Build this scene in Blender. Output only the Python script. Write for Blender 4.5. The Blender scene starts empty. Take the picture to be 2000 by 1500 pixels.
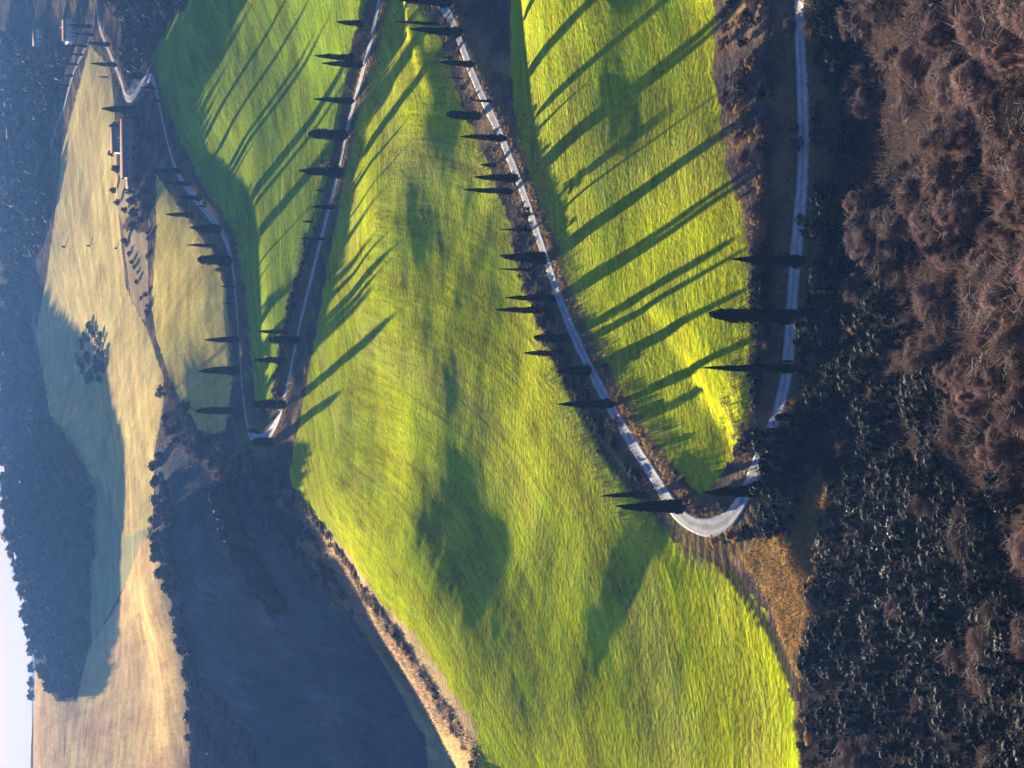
import bpy, math, random
import numpy as np
rng = np.random.default_rng(7); random.seed(7)
scene = bpy.context.scene
# ------------------------------------------------------------ camera
F = 3000.0; P = math.atan(960/3000.0)          # focal length in photo pixels, downward pitch
cp, sp = math.cos(P), math.sin(P)
from mathutils import Matrix, Vector
CAM_Z = 150.0
cam_d = bpy.data.cameras.new('camera'); cam = bpy.data.objects.new('camera', cam_d)
scene.collection.objects.link(cam); scene.camera = cam
cam_d.sensor_width = 36; cam_d.lens = 36*F/2000; cam_d.clip_start = 1; cam_d.clip_end = 30000
U = Vector((0, sp, cp)); R = Vector((1, 0, 0)); Bk = Vector((0, -cp, sp))
m = Matrix((-U, R, Bk)).transposed().to_4x4(); m.translation = (0, 0, CAM_Z)   # camera turned on its side
cam.matrix_world = m
# ------------------------------------------------------------ world, sun, exposure
SUN_EL, SUN_AZ = 8.7, -11.5                    # azimuth measured from +Y, negative to the left
w = bpy.data.worlds.new('World'); scene.world = w; w.use_nodes = True
nt = w.node_tree; nt.nodes.clear()
sky = nt.nodes.new('ShaderNodeTexSky'); sky.sky_type = 'NISHITA'; sky.sun_disc = False
sky.sun_elevation = math.radians(SUN_EL); sky.sun_rotation = math.radians(SUN_AZ)
sky.altitude = 200; sky.air_density = 1.2; sky.dust_density = 0.3; sky.ozone_density = 3.0
bg = nt.nodes.new('ShaderNodeBackground'); bg.inputs['Strength'].default_value = 0.027
wo = nt.nodes.new('ShaderNodeOutputWorld')
tint_ = nt.nodes.new('ShaderNodeMix'); tint_.data_type = 'RGBA'; tint_.blend_type = 'MULTIPLY'; tint_.inputs['Factor'].default_value = 1
tint_.inputs['B'].default_value = (.70, .82, 1.45, 1)
nt.links.new(sky.outputs[0], tint_.inputs['A'])
wtc = nt.nodes.new('ShaderNodeTexCoord'); sx = nt.nodes.new('ShaderNodeSeparateXYZ'); wr_ = nt.nodes.new('ShaderNodeMapRange')   # sky light dimmed towards the horizon to keep it from burning out
wr_.inputs[1].default_value = .0; wr_.inputs[2].default_value = .25; wr_.inputs[3].default_value = .30; wr_.inputs[4].default_value = 1.0
nt.links.new(wtc.outputs['Generated'], sx.inputs[0]); nt.links.new(sx.outputs['Z'], wr_.inputs[0])
sc_ = nt.nodes.new('ShaderNodeVectorMath'); sc_.operation = 'SCALE'; nt.links.new(tint_.outputs['Result'], sc_.inputs[0]); nt.links.new(wr_.outputs[0], sc_.inputs['Scale'])
nt.links.new(sc_.outputs[0], bg.inputs[0]); nt.links.new(bg.outputs[0], wo.inputs[0])
sd = bpy.data.lights.new('sun', 'SUN'); sd.energy = 5.0; sd.angle = math.radians(0.5); sd.color = (1, 0.86, 0.62)
so = bpy.data.objects.new('sun', sd); scene.collection.objects.link(so)
az, el = math.radians(SUN_AZ), math.radians(SUN_EL)
to_sun = Vector((math.sin(az)*math.cos(el), math.cos(az)*math.cos(el), math.sin(el)))
so.rotation_euler = to_sun.to_track_quat('Z', 'Y').to_euler(); so.location = (0, 0, 400)
scene.view_settings.view_transform = 'Standard'; scene.view_settings.look = 'None'
scene.view_settings.exposure = 2.72; scene.view_settings.gamma = 1
HAZE = 0.000084

# ------------------------------------------------------------ helpers
def ss(a, b, x):
    t = np.clip((x-a)/(b-a), 0, 1); return t*t*(3-2*t)
def noise2(X, Y, s, seed=0):
    ca, sa = math.cos(seed*1.3+.6), math.sin(seed*1.3+.6)
    X = np.asarray(X, float)/s; Y = np.asarray(Y, float)/s; X, Y = X*ca-Y*sa, X*sa+Y*ca
    ix = np.floor(X).astype(np.int64); iy = np.floor(Y).astype(np.int64); fx = X-ix; fy = Y-iy
    fx = fx*fx*(3-2*fx); fy = fy*fy*(3-2*fy)
    def h(i, j):
        n = (i*374761393 + j*668265263 + seed*974711) & 0x7fffffff
        n = ((n ^ (n >> 13))*1274126177) & 0x7fffffff
        n = n ^ (n >> 16)
        return (n & 0xffff)/32767.5 - 1
    return (h(ix, iy)*(1-fx)+h(ix+1, iy)*fx)*(1-fy)+(h(ix, iy+1)*(1-fx)+h(ix+1, iy+1)*fx)*fy
def fbm(X, Y, s, o=4, seed=0):
    r = 0; a = 1
    for k in range(o): r = r+a*noise2(X, Y, s/2**k, seed+k*17); a *= .55
    return r
def ray(x, y):
    a = (750-y)/F; b = (x-1000)/F
    return np.array([a, cp-b*sp, -sp-b*cp])

# ------------------------------------------------------------ the lie of the land (metres; z relative to the camera)
CTRL = [(2000,0,100),(2000,750,104),(2000,1500,100),(1750,0,118),(1750,750,121),(1750,1500,117),(1570,0,130),(1560,450,129.4),(1540,700,127.8),(1500,860,127.3),
(1560,1400,124.5),(1450,1000,126.4),(1400,200,130.4),(1400,0,131),(1450,600,128.8),(1400,1250,123.7),(1200,0,122.8),(1200,300,123.3),(1280,600,124.6),(1320,850,124.6),(1330,1010,124.5),
(1120,660,122),(1040,430,120),(950,200,117),(880,30,113),(1205,820,123.8),
(1180,1300,119.1),(1000,1500,115),(940,1500,113.5),(1000,1000,118.2),(900,1000,115.2),(1150,1150,119.6),(900,700,115),(800,500,111),(800,300,111),(750,100,107),(700,900,107.5),(620,940,104),(565,940,101.5),
(720,1180,106.5),(850,1340,110),(690,220,106),(645,400,104.5),(590,620,101.5),(560,760,99.5),(525,850,98),
(490,840,95.5),(470,750,93),(455,520,88),(425,440,84.5),(350,340,76),(305,175,68),(275,170,64),(550,400,97),(500,150,92),(400,50,82),(600,150,100.5),
(400,650,82),(300,600,70),(200,600,55),(200,750,57),(150,750,46),(150,850,44),(380,1500,90),(200,1400,61.2),(300,1300,80.6),(60,1500,13),(300,1000,74),(320,780,71),
(200,0,50),(150,100,38),(600,1400,128),(700,1450,146),(850,1480,162),(600,1250,126),(500,1000,99),(450,1200,97),(340,1150,77),(600,1140,119),(250,300,58),(180,300,47),(280,1150,68)]
CD = [(100,150,1330),(30,100,1600),(-30,0,2000),(100,500,1400),(-30,500,2000),(70,750,1650),(100,750,1487),(100,850,1400),(-20,800,1950),(190,1060,1330),(110,1060,1450),(30,1040,1600),(15,920,1850),(190,920,1290),(190,1150,1330),(170,1300,1400),(80,1220,1640),(130,1400,1494),(230,1060,1180),(280,950,960),
      (65,1400,1950),(60,1600,2050)]
WP = [(-290,2100,-20),(0,2600,-20),(-500,3000,-50),(0,2900,-40),(600,2700,-30),(-1500,6000,-60),(0,6000,-60),(1500,6000,-60),(0,60,-60),(-60,80,-60),(60,80,-60)]
def _pt(x, y, drop): d = ray(x, y); return d*(drop/-d[2])
def _ptD(x, y, D): d = ray(x, y); return d*(D/math.hypot(d[0], d[1]))
cps = np.array([_pt(*c) for c in CTRL]+[_ptD(*c) for c in CD]+[np.array(q, float) for q in WP])
def _uv(X, Y): return np.stack([np.arctan2(X, Y)*2.5, np.log(np.hypot(X, Y))], -1)
def _tps(r2): return 0.5*r2*np.log(r2+1e-12)
_q = _uv(cps[:, 0], cps[:, 1]); _n = len(_q)
_K = _tps(((_q[:, None]-_q[None])**2).sum(-1))+np.eye(_n)*2e-4
_A = np.block([[_K, np.c_[np.ones(_n), _q]], [np.c_[np.ones(_n), _q].T, np.zeros((3, 3))]])
_W = np.linalg.solve(_A, np.r_[cps[:, 2], np.zeros(3)])
def base(X, Y):
    X = np.asarray(X, float); q = _uv(X.ravel(), np.asarray(Y, float).ravel()); out = np.empty(len(q))
    for i in range(0, len(q), 20000):
        s = q[i:i+20000]
        out[i:i+20000] = _tps(((s[:, None]-_q[None])**2).sum(-1))@_W[:_n]+_W[_n]+s@_W[_n+1:]
    return out.reshape(X.shape)
def base_hit(x, y):
    d = ray(x, y); L = math.hypot(d[0], d[1]); Ds = np.geomspace(110, 4000, 2500)
    X = d[0]/L*Ds; Y = d[1]/L*Ds; g = base(X, Y); i = int(np.argmax(d[2]/L*Ds < g))
    return np.array([X[i], Y[i], g[i]])
def crom(pts, step):
    pts = np.array(pts, float); p = np.vstack([2*pts[0]-pts[1], pts, 2*pts[-1]-pts[-2]]); out = []
    for i in range(1, len(p)-2):
        n = max(2, int(np.linalg.norm((p[i+1]-p[i])[:2])/step)); t = np.linspace(0, 1, n, endpoint=False)[:, None]
        out.append(.5*((2*p[i])+(-p[i-1]+p[i+1])*t+(2*p[i-1]-5*p[i]+4*p[i+1]-p[i+2])*t**2+(-p[i-1]+3*p[i]-3*p[i+1]+p[i+2])*t**3))
    return np.vstack(out+[pts[-1:]])
# key: photo x, y, road width, far bank height, near bank drop
LEGS = {
 'upper': (-1, [(186,-10,3.6,0,0),(192,40,3.6,0,0),(205,80,3.6,0,0),(222,120,4,0,0),(238,160,4.4,0,0),(244,185,4.6,0,0),(256,192,5,0,0),(270,176,5,0,0),(280,160,5.4,0,0),(296,152,5,0,1),(306,178,4.4,.5,1.5),(318,240,4.2,1,1.6),
     (335,305,4.2,1,2),(352,345,4.2,1,2.4),(385,392,4.2,1.2,2.6),(425,440,4.4,1.3,2.6),(445,480,4.4,1.3,2.4),(455,520,4.4,1.3,2.2),(462,600,4.2,1.3,2.4),(468,680,4,1.2,2.2),(474,760,4,1,1.8),(482,825,4,.5,1)]),
 'turn_a': (1, [(490,850,4.4,0,0),(505,858,4.6,0,0),(522,852,4.6,0,0)]),
 'middle': (1, [(542,822,4.4,1,1.5),(560,760,4,1.4,1.0),(575,690,4,1.5,1.1),(590,620,4,1.5,1.1),(608,545,4,1.5,1.1),(625,480,4,1.5,1.2),(645,400,4,1.4,1.5),(665,320,4,1.3,1.5),
     (682,240,4,1.4,1.6),(696,190,4,1.4,1.8),(712,130,4,1.4,2.2),(727,75,4,2,3),(742,0,4,2,3),(756,-60,4,1,2)]),
 'turn_b': (1, [(775,-105,4.4,0,0),(800,-112,4.4,0,0)]),
 'lower': (-1, [(825,-70,4,1,2),(848,-10,4,1.3,4),(880,30,4,1.3,4.4),(903,90,4,1.3,4.6),(927,150,4,1.2,4.4),(952,205,4,1.2,3.4),(976,255,4,1.2,1.6),(996,305,4,1.4,.5),(1018,362,4,1.1,0),(1042,430,4,1.2,0),
     (1066,500,3.9,1.4,0),(1090,575,3.9,1.5,0),(1122,655,3.9,1.6,0),(1162,738,3.8,1.5,.1),(1205,815,3.8,1.1,.3),(1250,888,3.8,1.0,.4),(1290,950,3.8,.3,.2)]),
 'turn_c': (1, [(1318,998,3.8,0,0),(1350,1024,3.7,0,0),(1390,1033,3.7,0,0),(1428,1018,3.8,0,0),(1456,970,3.9,0,0)]),
 'bottom': (1, [(1478,915,4.2,1.5,2),(1500,862,4.2,3,3),(1518,815,4.1,3.5,3),(1534,740,4.2,3.2,3),(1545,660,4.4,3.2,3),(1551,580,4.5,3.2,3),
     (1556,500,4.6,3.2,3.5),(1562,420,4.6,3.4,4),(1568,340,4.4,3.5,4),(1571,250,4.2,3.6,4),(1571,150,4,3.8,4),(1569,60,4,3.8,4),(1567,-60,4,3.8,4),(1560,-220,4,3.5,3)]),
 'village': (1, [(186,-12,3.6,0,0),(184,45,3.6,0,1),(171,85,3.6,0,2),(152,122,3.6,0,2),(136,165,3.6,0,2),(126,205,3.6,0,2),(112,240,3,0,1),(98,290,3,0,0)]),
}
roads = {}
def smooth_path(c, npass):
    for _ in range(npass): c[1:-1, :2] = (c[:-2, :2]+c[1:-1, :2]*2+c[2:, :2])/4
    for _ in range(30): c[1:-1, 2] = (c[:-2, 2]+c[1:-1, 2]*2+c[2:, 2])/4
    return c
_main = ['upper', 'turn_a', 'middle', 'turn_b', 'lower', 'turn_c', 'bottom']
def _crom_tag(names):
    kp, tg = [], []
    for nm in names:
        for a, b, wd, fh, nh in LEGS[nm][1]: kp.append(np.r_[base_hit(a, b), wd, fh, nh, names.index(nm)]); 
    c = crom(kp, 2.0); return smooth_path(c, 5), np.clip(np.round(c[:, 6]), 0, len(names)-1).astype(int)
main_c, main_t = _crom_tag(_main); vil_c, _ = _crom_tag(['village'])
for names, cc, tg in ((_main, main_c, main_t), (['village'], vil_c, np.zeros(len(vil_c), int))):
    t = np.gradient(cc[:, :2], axis=0); t /= np.linalg.norm(t, axis=1)[:, None]+1e-9
    nl = np.stack([-t[:, 1], t[:, 0]], 1)
    for i, k in enumerate(names):
        mk_ = tg == i; roads[k] = dict(c=cc[mk_], near=nl[mk_]*(-LEGS[k][0]), t=t[mk_], n=nl[mk_])
def poly_w(pxs, step=3.0): return crom([base_hit(a, b)[:2] for a, b in pxs], step)
crease = poly_w([(800,150),(825,300),(850,450),(895,620),(940,800),(1005,950),(1120,1120),(1250,1260),(1390,1380)])
crease_h = np.interp(np.linspace(0, 8, len(crease)), range(9), [1.7,1.9,1.9,1.8,1.3,.2,.1,.5,1.3])
def near_line(X, Y, L):
    """distance, signed distance (towards the camera positive) and index of the nearest sample"""
    n = len(X); dist = np.empty(n, np.float32); idx = np.empty(n, np.int32)
    Lx = L[:, 0].astype(np.float32); Ly = L[:, 1].astype(np.float32)
    for i in range(0, n, 40000):
        dx = X[i:i+40000, None].astype(np.float32)-Lx; dy = Y[i:i+40000, None].astype(np.float32)-Ly
        d2 = dx*dx+dy*dy; j = d2.argmin(1); idx[i:i+40000] = j; dist[i:i+40000] = np.sqrt(d2[np.arange(len(j)), j])
    return dist, idx
def offsets(X, Y, z):
    road_d = np.full(X.shape, 1e6); road_z = z.copy(); road_w = np.full(X.shape, 4.)
    dz = np.zeros(X.shape); nearside = np.zeros(X.shape)
    for k, r in roads.items():
        c = r['c']
        lo = c[:, :2].min(0)-95; hi = c[:, :2].max(0)+95
        msk = np.where((X > lo[0]) & (X < hi[0]) & (Y > lo[1]) & (Y < hi[1]))[0]
        if not len(msk): continue
        x, y = X[msk], Y[msk]; d, j = near_line(x, y, c[:, :2])
        sd_ = (x-c[j, 0])*r['near'][j, 0]+(y-c[j, 1])*r['near'][j, 1]
        s = ss(-3, 3, sd_)
        fh = c[j, 4]*(1-ss(18, 70, d))*(1-ss(2, 14, np.where((j == 0) | (j == len(c)-1), d, 0)))*(1-s); nh = c[j, 5]*(1-ss(16, 60, d))*(1-ss(2, 14, np.where((j == 0) | (j == len(c)-1), d, 0)))*s
        dz[msk] += fh-nh
        b = d < road_d[msk]; mm = msk[b]
        road_d[mm] = d[b]; road_z[mm] = c[j[b], 2]; road_w[mm] = c[j[b], 3]; nearside[mm] = s[b]
    for L, h, wd in ((crease, crease_h, 36),):
        t = np.gradient(L, axis=0); t /= np.linalg.norm(t, axis=1)[:, None]; nn = np.stack([t[:, 1], -t[:, 0]], 1)
        nn[nn[:, 1] > 0] *= -1
        lo = L.min(0)-90; hi = L.max(0)+90
        msk = np.where((X > lo[0]) & (X < hi[0]) & (Y > lo[1]) & (Y < hi[1]))[0]
        d, j = near_line(X[msk], Y[msk], L)
        s_ = (X[msk]-L[j, 0])*nn[j, 0]+(Y[msk]-L[j, 1])*nn[j, 1]
        edge = np.where((j == 0) | (j == len(L)-1), 1-ss(0, 60, d), 1)
        dz[msk] += h[j]*(.5-ss(-wd, wd, s_))*(1-ss(40, 88, d))*edge*2
    D = np.hypot(X, Y)
    dz += fbm(X, Y, 60, 3, 3)*.35*ss(200, 400, D)
    g2 = dz.reshape(T2.shape)
    for _ in range(2):
        for ax, k in ((1, 3), (0, 4)):
            pd = np.pad(g2, [(k+1, k) if i == ax else (0, 0) for i in range(2)], mode='edge'); cs_ = np.cumsum(pd, axis=ax)
            g2 = (np.take(cs_, range(2*k+1, cs_.shape[ax]), axis=ax)-np.take(cs_, range(0, cs_.shape[ax]-2*k-1), axis=ax))/(2*k+1)
    dz = g2.reshape(-1)+fbm(X, Y, 14, 3, 5)*.10
    zz = z+dz
    hw = road_w/2+.4
    k = ss(0, 1, (road_d-hw)/np.where(nearside > .5, 11, 8.5))
    zz = np.where(road_d < 60, (road_z-.10)*(1-k)+zz*k, zz)
    return zz, road_d-road_w/2, nearside

# ------------------------------------------------------------ terrain grid (polar round the viewpoint)
th = np.concatenate([np.linspace(-34, -16, 60, endpoint=False), np.linspace(-16, 16, 600), np.linspace(16, 34, 61)[1:]])*math.pi/180
Dr = np.concatenate([np.arange(95, 600, .8), np.arange(600, 1500, 2.2), np.arange(1500, 2400, 7), np.geomspace(2400, 9000, 30)])
_ti = np.linspace(th[0], th[-1], 200); _di = np.geomspace(Dr[0], Dr[-1], 420)
TT, DD = np.meshgrid(_ti, _di, indexing='ij'); zc = base(np.sin(TT)*DD, np.cos(TT)*DD)
def bil(zg, ta, da, t, d, logd=False):
    i = np.clip(np.searchsorted(ta, t)-1, 0, len(ta)-2); j = np.clip(np.searchsorted(da, d)-1, 0, len(da)-2)
    ft = (t-ta[i])/(ta[i+1]-ta[i]); fd = (d-da[j])/(da[j+1]-da[j])
    return (zg[i, j]*(1-ft)+zg[i+1, j]*ft)*(1-fd)+(zg[i, j+1]*(1-ft)+zg[i+1, j+1]*ft)*fd
T2, D2 = np.meshgrid(th, Dr, indexing='ij')
GX = (np.sin(T2)*D2); GY = (np.cos(T2)*D2)
Z0 = bil(zc, _ti, np.log(_di), T2.ravel(), np.log(D2.ravel()))
GZ, RD, NS = offsets(GX.ravel(), GY.ravel(), Z0)
ZG = GZ.reshape(T2.shape)
def ground(X, Y): 
    X = np.asarray(X, float); Y = np.asarray(Y, float)
    return bil(ZG, th, Dr, np.arctan2(X, Y), np.hypot(X, Y))
_HD = np.geomspace(100, 5000, 6000)
def hit(x, y):
    """the point of the land seen at photo position x, y (z relative to the camera)"""
    d = ray(x, y); L = math.hypot(d[0], d[1]); X = d[0]/L*_HD; Y = d[1]/L*_HD; g = ground(X, Y)
    b = d[2]/L*_HD < g
    i = int(np.argmax(b)) if b.any() else 3000
    return np.array([X[i], Y[i], g[i]])
def height_at(Pb, x, y):
    d = ray(x, y); D = math.hypot(Pb[0], Pb[1]); return D*d[2]/math.hypot(d[0], d[1])-Pb[2]
def pxm(Pb): return F/(Pb[1]*cp-Pb[2]*sp)        # photo pixels per metre there
def inpoly(X, Y, poly):
    x = X; y = Y; c = np.zeros(X.shape, bool); n = len(poly)
    for i in range(n):
        x1, y1 = poly[i]; x2, y2 = poly[(i+1) % n]
        if y1 == y2: continue
        c ^= ((y1 > y) != (y2 > y)) & (x < (x2-x1)*(y-y1)/(y2-y1)+x1)
    return c
def wpoly(px, n=5):
    out = []
    for i in range(len(px)):
        a = np.array(px[i], float); b = np.array(px[(i+1) % len(px)], float)
        for k in range(n): out.append(hit(*(a+(b-a)*k/n))[:2])
    return out

# ------------------------------------------------------------ zones of the land
Z = {
 'meadow_main': [(742,-60),(700,210),(672,340),(640,520),(610,690),(580,850),(562,930),(600,992),(664,1060),(748,1180),(820,1252),(880,1340),(930,1420),(976,2000),(1562,2000),(1562,1400),(1535,1300),(1490,1200),(1440,1130),(1370,1075),(1310,1050),
      (1262,960),(1215,920),(1170,850),(1120,770),(1075,690),(1035,600),(1005,500),(985,400),(945,300),(905,220),(880,140),(860,60),(830,-60)],
 'meadow_upper': [(742,-60),(690,80),(660,250),(625,420),(570,560),(545,700),(525,790),(500,800),(490,700),(478,560),(455,450),(400,370),(350,270),(305,150),(290,100),(330,30),(345,-60),(345,-350),(650,-350)],
 'meadow_lower': [(985,-500),(1000,180),(1012,290),(1060,400),(1082,480),(1120,590),(1160,700),(1225,800),(1290,880),(1325,935),(1380,960),(1415,925),(1445,880),(1468,820),(1474,740),(1472,600),(1465,480),(1440,400),(1415,320),(1402,230),(1395,120),(1390,-500)],
 'pale_upper': [(305,340),(345,400),(420,500),(438,560),(448,650),(452,760),(440,840),(395,850),(340,760),(305,660),(296,600),(305,450)],
 'pale_far': [(175,90),(215,130),(225,230),(232,420),(245,560),(285,640),(320,740),(318,800),(302,880),(298,1030),(240,1050),(195,940),(110,880),(70,650),(90,550),(110,400),(120,300)],
 'peach': [(300,1050),(350,1230),(370,1330),(374,2000),(62,2000),(66,1300),(110,1370),(150,1370),(172,1270),(230,1180),(280,1050)],
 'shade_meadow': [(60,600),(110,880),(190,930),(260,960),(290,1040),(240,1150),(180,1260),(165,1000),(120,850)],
 'orchard': [(240,450),(288,455),(290,600),(283,630),(255,580)],
 'yard': [(232,335),(262,345),(262,400),(240,440),(228,400)],
 'gravel': [(262,150),(290,140),(300,165),(272,195),(250,205),(243,190)],
 'crest_strip': [(556,940),(600,992),(664,1060),(748,1180),(820,1252),(880,1340),(930,1420),(976,2000),(880,2000),(830,1440),(760,1350),(680,1260),(610,1150),(550,1050),(520,980)],
 'stubble': [(1448,1085),(1500,1040),(1600,915),(1612,950),(1606,1080),(1575,1200),(1566,1330),(1545,1290),(1500,1175)],
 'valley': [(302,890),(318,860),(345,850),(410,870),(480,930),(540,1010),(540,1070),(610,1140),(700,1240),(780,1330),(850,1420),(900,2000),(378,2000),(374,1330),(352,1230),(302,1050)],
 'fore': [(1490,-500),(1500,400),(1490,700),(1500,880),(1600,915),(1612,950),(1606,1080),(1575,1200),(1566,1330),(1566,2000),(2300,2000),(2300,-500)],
}
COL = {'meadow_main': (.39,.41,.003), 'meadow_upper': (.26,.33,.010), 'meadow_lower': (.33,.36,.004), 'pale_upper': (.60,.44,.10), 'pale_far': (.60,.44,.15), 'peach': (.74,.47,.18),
 'shade_meadow': (.40,.36,.16), 'orchard': (.42,.30,.15), 'yard': (.40,.31,.15), 'gravel': (.55,.45,.36), 'stubble': (.34,.20,.045), 'crest_strip': (.46,.32,.15), 'valley': (.065,.075,.08), 'fore': (.022,.015,.012)}  # dark bluish valley tone paints in part of its shade and haze
X = GX.ravel(); Y = GY.ravel(); N = len(X)
col = np.tile(np.array([.085,.062,.055]), (N, 1)); rowc = X.copy(); rowl = Y*2; rowa = np.zeros(N)
jx = X+fbm(X, Y, 6, 2, 31)*1.2; jy = Y+fbm(X, Y, 6, 2, 47)*2.0
def to_px(x, y, z):
    dep = y*cp-z*sp; return 1000-F*(y*sp+z*cp)/dep, 750-F*x/dep
JX, JY = to_px(jx, jy, ZG.ravel()); DG = np.hypot(X, Y)
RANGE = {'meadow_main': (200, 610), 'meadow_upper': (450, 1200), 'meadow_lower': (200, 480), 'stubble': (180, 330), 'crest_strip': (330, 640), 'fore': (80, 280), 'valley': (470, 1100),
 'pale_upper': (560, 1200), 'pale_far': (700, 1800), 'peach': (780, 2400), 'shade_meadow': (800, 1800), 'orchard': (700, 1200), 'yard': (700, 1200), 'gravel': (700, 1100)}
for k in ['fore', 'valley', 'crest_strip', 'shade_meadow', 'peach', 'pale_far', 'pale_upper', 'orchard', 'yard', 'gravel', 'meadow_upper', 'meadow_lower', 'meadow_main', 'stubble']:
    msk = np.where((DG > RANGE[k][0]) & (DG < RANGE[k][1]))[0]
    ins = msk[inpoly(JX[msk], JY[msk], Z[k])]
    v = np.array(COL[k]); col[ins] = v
    if k.startswith('meadow') or k == 'stubble':
        L = {'meadow_main': [(545,500),(560,700),(600,900),(660,1060),(790,1250),(940,1500),(1010,1600)], 'meadow_upper': [(380,0),(470,200),(520,400),(545,700)], 'meadow_lower': [(1385,-60),(1440,400),(1475,800)], 'stubble': [(1560,900),(1570,1100),(1560,1400)]}[k]
        Lw = crom([base_hit(*q)[:2] for q in L], 4); d, jj = near_line(X[ins], Y[ins], Lw); tl = np.gradient(Lw, axis=0); tl /= np.linalg.norm(tl, axis=1)[:, None]; rowc[ins] = d; rowl[ins] = jj*4.0+(X[ins]-Lw[jj, 0])*tl[jj, 0]+(Y[ins]-Lw[jj, 1])*tl[jj, 1]; rowa[ins] = 1 if k != 'stubble' else .8
    elif k in ('peach', 'pale_far', 'pale_upper'):
        rowc[ins] = X[ins]*.5+Y[ins]*.12; rowl[ins] = Y[ins]*.6; rowa[ins] = .5
    if k == 'meadow_main':      # thinner, paler crop in drifts
        f = np.clip(fbm(rowc[ins]*4, rowl[ins], 60, 3, 9)*.6+.2, 0, 1)[:, None]; col[ins] = v*(1-f*.45)+np.array([.34,.29,.07])*f*.45
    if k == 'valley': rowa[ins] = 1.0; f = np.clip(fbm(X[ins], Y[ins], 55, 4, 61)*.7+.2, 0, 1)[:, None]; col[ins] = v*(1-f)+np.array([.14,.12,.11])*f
    if k == 'meadow_lower':
        f = np.clip(fbm(X[ins], Y[ins], 22, 3, 19)*.5+.2, 0, 1)[:, None]; col[ins] = v*(1-f*.4)+np.array([.30,.26,.06])*f*.4
# ditches and furrows: narrow bands of bare dark soil and weeds
for px, wd in (([(1092,715),(1130,790),(1170,862),(1230,945),(1300,1012),(1345,1055),(1400,1090),(1450,1150),(1500,1225),(1540,1320)], 1.3),
      ([(1022,350),(1072,450),(1110,580),(1160,690),(1205,775),(1255,850),(1300,905),(1325,932)], 1.0), ([(770,300),(795,350),(818,400),(835,445)], .25), ([(1360,1075),(1400,1100),(1440,1150),(1480,1220)], .7)):
    Lf = crom([hit(*q)[:2] for q in px], 2); lo = Lf.min(0)-5; hi = Lf.max(0)+5; msk = np.where((X > lo[0]) & (X < hi[0]) & (Y > lo[1]) & (Y < hi[1]))[0]
    d, _ = near_line(X[msk], Y[msk], Lf); f = np.clip(1-ss(wd*.5, wd*1.4, d+fbm(X[msk], Y[msk], 4, 2, 5)*.4), 0, 1)
    col[msk] = col[msk]*(1-f[:, None])+np.array([.05,.05,.02])*f[:, None]
# rough verges beside the roads
vb = (RD < 7+fbm(X, Y, 9, 2, 77)*2) & (RD > -3) & (np.hypot(X, Y) < 900)
vc = np.where((NS > .5)[:, None], np.array([.15,.11,.045]), np.array([.17,.11,.055]))
va = (1-ss(2, 7, RD+fbm(X, Y, 5, 2, 78)*1.5))[:, None]
df = np.clip(fbm(X, Y, 7, 4, 91)*.9+.1, 0, 1)[:, None]; dg = np.clip(fbm(X, Y, 11, 3, 97)*.9, 0, 1)[:, None]
isd = (np.abs(col-np.array([.085,.062,.055])).max(1) < 1e-6)[:, None]
col = np.where(isd, col*(1-df)*(1-dg)+np.array([.27,.165,.07])*df+np.array([.05,.052,.028])*dg, col)
col = np.where(vb[:, None], col*(1-va)+vc*va, col); rowa = np.where(vb, rowa*(1-va[:, 0]), rowa)
col = col*(1+np.clip(fbm(X, Y, 30, 4, 55), -1, 1)[:, None]*.12)

# ------------------------------------------------------------ mesh + material helpers
def mk(name, V, Fs, mats, parent=None, smooth=False, mi=None, loc=None):
    """Fs: list of int arrays (n,3) or (n,4)"""
    me = bpy.data.meshes.new(name); V = np.asarray(V, np.float32); me.vertices.add(len(V)); me.vertices.foreach_set('co', V.ravel())
    Fs = [np.asarray(f, np.int32) for f in Fs if len(f)]
    tot = np.concatenate([np.full(len(f), f.shape[1], np.int32) for f in Fs]); idx = np.concatenate([f.ravel() for f in Fs])
    me.loops.add(len(idx)); me.loops.foreach_set('vertex_index', idx)
    me.polygons.add(len(tot)); st = np.concatenate([[0], np.cumsum(tot)[:-1]]).astype(np.int32)
    me.polygons.foreach_set('loop_start', st)
    try: me.polygons.foreach_set('loop_total', tot)
    except Exception: pass
    if smooth: me.polygons.foreach_set('use_smooth', np.ones(len(tot), bool))
    for mt in (mats if isinstance(mats, (list, tuple)) else [mats]): me.materials.append(mt)
    if mi is not None: me.polygons.foreach_set('material_index', np.asarray(mi, np.int32))
    me.update(calc_edges=True)
    o = bpy.data.objects.new(name, me); scene.collection.objects.link(o)
    if parent: o.parent = parent
    if loc is not None: o.location = loc
    return o
def tag(o, label=None, cat=None, group=None, kind=None):
    if label: o['label'] = label
    if cat: o['category'] = cat
    if group: o['group'] = group
    if kind: o['kind'] = kind
    return o
def empty(name, loc, rz=0, scale=(1, 1, 1)):
    o = bpy.data.objects.new(name, None); scene.collection.objects.link(o); o.empty_display_size = .5
    o.location = (loc[0], loc[1], loc[2]+CAM_Z); o.rotation_euler = (0, 0, rz); o.scale = scale; return o
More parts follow.
